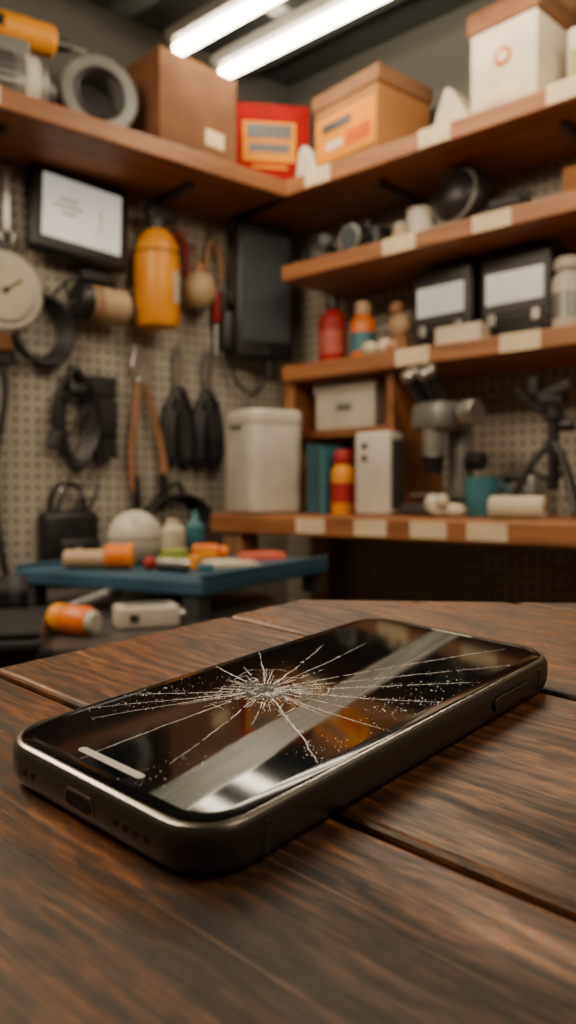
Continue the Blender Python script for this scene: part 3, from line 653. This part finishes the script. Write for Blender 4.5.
b=B(); b.tube(RUBBER,[(0,-.02,.60),(.01,-.03,.5),(-.02,-.03,.3),(.0,-.03,.1),(.03,-.04,.0)],.009); b.tube(BLACK,[(-.04,-.02,.60),(-.05,-.03,.45),(-.03,-.03,.2),(-.05,-.03,.02)],.006)
b.box(BLACK,(.06,.03,.04),(0,-.02,.60),bev=.006); b.done('power_cable',L(.945,0,.79))

# ------------------------------------------------------------------ side bench, tray and loose things
b=B(); b.box(BENCHD,(1.1,.62,.04),(0,0,-.02),bev=.006)
for x in (-.5,.5):
    for y in (-.25,.25): b.box(DGREY,(.05,.05,.83),(x,y,-.04-.415))
b.done('side_bench',W(-.54,1.20,.87,12))
tray=W(-.185,1.40,.905,62)
b=B(); b.box(BLUE,(.42,.37,.025),(0,0,.0125),bev=.005)
for x in (-.19,.19):
    for y in (-.16,.16): b.box(DGREY,(.03,.03,.035),(x,y,-.0175),bev=.003)
for y in (-1,1): b.box(BLUE,(.42,.008,.008),(0,y*.181,.028),bev=.003)
b.done('blue_tool_tray',tray)
zt=.93
b=B(); b.sph(WHITE,.047,(0,0,.046)); b.tor(GREY,.0472,.0012,(0,0,.046)); b.done('foam_ball',W(-.265,1.39,zt))
b=B(); b.cyl(ORA,.02,.04,(0,0,.02),(0,rad(90),0)); b.cyl(YEL,.021,.01,(.02,0,.021),(0,rad(90),0)); b.cyl(CREAM,.015,.07,(-.05,0,.017),(0,rad(90),0)); b.done('orange_cap_tube',W(-.275,1.29,zt,5))
def pile(name,M,items):
    b=B()
    for k,m_,s_,l_,r_ in items:
        if k=='c': b.cyl(m_,s_[0],s_[1],l_,r_)
        elif k=='s': b.sph(m_,s_,l_)
        else: b.box(m_,s_,l_,r_,bev=.003)
    return b.done(name,M)
h90=rad(90)
b=B(); b.tor(GREEN,.022,.009,(0,0,.009)); b.tor(GREEN,.018,.007,(0,0,.022)); b.done('tape_ring',W(-.195,1.37,zt))
b=B(); b.box(ORA,(.05,.035,.03),(0,0,.015),bev=.007,seg=3); b.cyl(ORA,.012,.02,(.03,0,.015),(0,h90,0)); b.box(YEL,(.03,.002,.015),(0,-.018,.015),bev=0); b.done('orange_clamp',W(-.15,1.46,zt,10))
b=B(); b.box(PINK,(.075,.06,.006),(0,0,.003),bev=.001); b.box(PINK,(.07,.055,.006),(.005,.003,.009),(0,0,.15),bev=.001); b.done('sticky_note_pad',W(-.05,1.50,zt,20))
b=B(); b.box(PAPER,(.12,.09,.003),(0,0,.0015),bev=.0005); b.box(PAPER,(.09,.08,.003),(.01,.01,.0045),(0,0,.3),bev=.0005); b.done('paper_sheets',W(-.12,1.37,zt,30))
pile('small_parts',W(-.18,1.28,zt),[('c',STEEL,(.008,.05),(0,0,.008),(0,h90,.4)),('c',YEL,(.012,.022),(.03,.01,.011),(0,0,0)),('b',WHITE,(.03,.02,.015),(-.02,.03,.0075),(0,0,.5)),('c',BLACK,(.007,.06),(.0,-.03,.007),(0,h90,-.5)),('s',RED,.011,(-.04,-.005,.011),0),('b',TEAL,(.025,.018,.012),(.05,-.02,.006),(0,0,.2))])
b=B(); b.lathe(PAPER,[(0,0),(.02,0),(.022,.004),(.022,.055),(.012,.065),(.012,.075),(0,.075)]); b.done('small_bottle',W(-.215,1.50,zt))
b=B(); b.lathe(TEAL,[(0,0),(.016,0),(.018,.004),(.018,.06),(.008,.07),(.005,.09),(0,.09)]); b.done('glue_bottle',W(-.18,1.55,zt))
zb=.87
b=B(); b.lathe(ORA,[(0,-.032),(.017,-.032),(.019,-.029),(.019,.022),(.015,.028),(.0,.028)],(0,0,.019),(0,h90,0)); b.lathe(YEL,[(.0195,-.03),(.020,-.03),(.020,-.012),(.0195,-.012)],(0,0,.019),(0,h90,0)); b.cyl(WHITE,.014,.012,(.031,0,.019),(0,h90,0)); b.done('orange_pill_bottle',W(-.275,1.025,zb,-28))
b=B(); b.box(WHITE,(.085,.05,.03),(0,0,.015),bev=.005,seg=3); b.box(GREY,(.06,.035,.001),(0,0,.0305),bev=0); b.box(DGREY,(.012,.002,.01),(-.02,-.0255,.015),bev=0); b.cyl(STEEL,.006,.02,(.045,0,.015),(0,h90,0)); b.done('white_adapter_box',W(-.195,1.095,zb,20))
b=B(); b.cyl(GREY,.008,.09,(0,0,.022),(0,rad(78),0)); b.cyl(DGREY,.009,.03,(.055,0,.034),(0,rad(78),0)); b.lathe(STEEL,[(.008,0),(.002,.02),(0,.02)],(-.043,0,.012),(0,rad(258),0)); b.done('marker_pen',W(-.30,1.17,zb,50))
b=B(); b.box(DGREY,(.30,.21,.014),(0,0,.007),bev=.005,seg=3); b.box(BLACK,(.30,.21,.007),(0,0,.0185),bev=.003); b.box(STEEL,(.04,.002,.003),(0,-.106,.014),bev=0); b.box(BLACK,(.2,.006,.004),(0,.104,.016),bev=0)
b.done('laptop',W(-.455,.985,zb,14))
b=B(); b.cyl(BLACK,.028,.10,(0,0,.028),(0,h90,0)); b.cyl(DGREY,.029,.02,(.03,0,.029),(0,h90,0)); b.cyl(STEEL,.012,.02,(-.06,0,.028),(0,h90,0)); b.done('flashlight',W(-.45,1.22,zb,20))

# ------------------------------------------------------------------ added soft fill lights, outside the view and without fixtures
def area(name,x,y,z,sx,sy,p,col,tgt=None):
    l=bpy.data.lights.new(name,'AREA'); l.shape='RECTANGLE'; l.size=sx; l.size_y=sy; l.energy=p; l.color=col
    o=bpy.data.objects.new(name,l); bpy.context.scene.collection.objects.link(o); o.location=(x,y,z)
    if tgt: o.rotation_euler=(Vector(tgt)-Vector((x,y,z))).to_track_quat('-Z','Y').to_euler()
    return o
area('fill_area_light',-.9,.4,2.25,.8,.4,20,(1,.81,.57),(-.2,2,1.3))
area('fill_area_light',.9,.2,2.25,.8,.4,16,(1,.81,.57),(.5,2,1.3))
area('fill_area_light',-1.1,1.1,2.25,.5,.3,15,(1,.79,.54),(0,.3,1.0))
w=bpy.data.worlds.new('world'); bpy.context.scene.world=w; w.use_nodes=True
w.node_tree.nodes['Background'].inputs['Color'].default_value=(.5,.6,.7,1); w.node_tree.nodes['Background'].inputs['Strength'].default_value=.2
# ------------------------------------------------------------------ camera
cd=bpy.data.cameras.new('camera'); co=bpy.data.objects.new('camera',cd); bpy.context.scene.collection.objects.link(co)
co.location=(0,0,1.05); co.rotation_euler=(rad(90-1.22),0,0)
cd.sensor_fit='VERTICAL'; cd.sensor_height=36; cd.lens=36*800/1024; cd.clip_start=.01
cd.dof.use_dof=True; cd.dof.focus_distance=.205; cd.dof.aperture_fstop=14
bpy.context.scene.camera=co
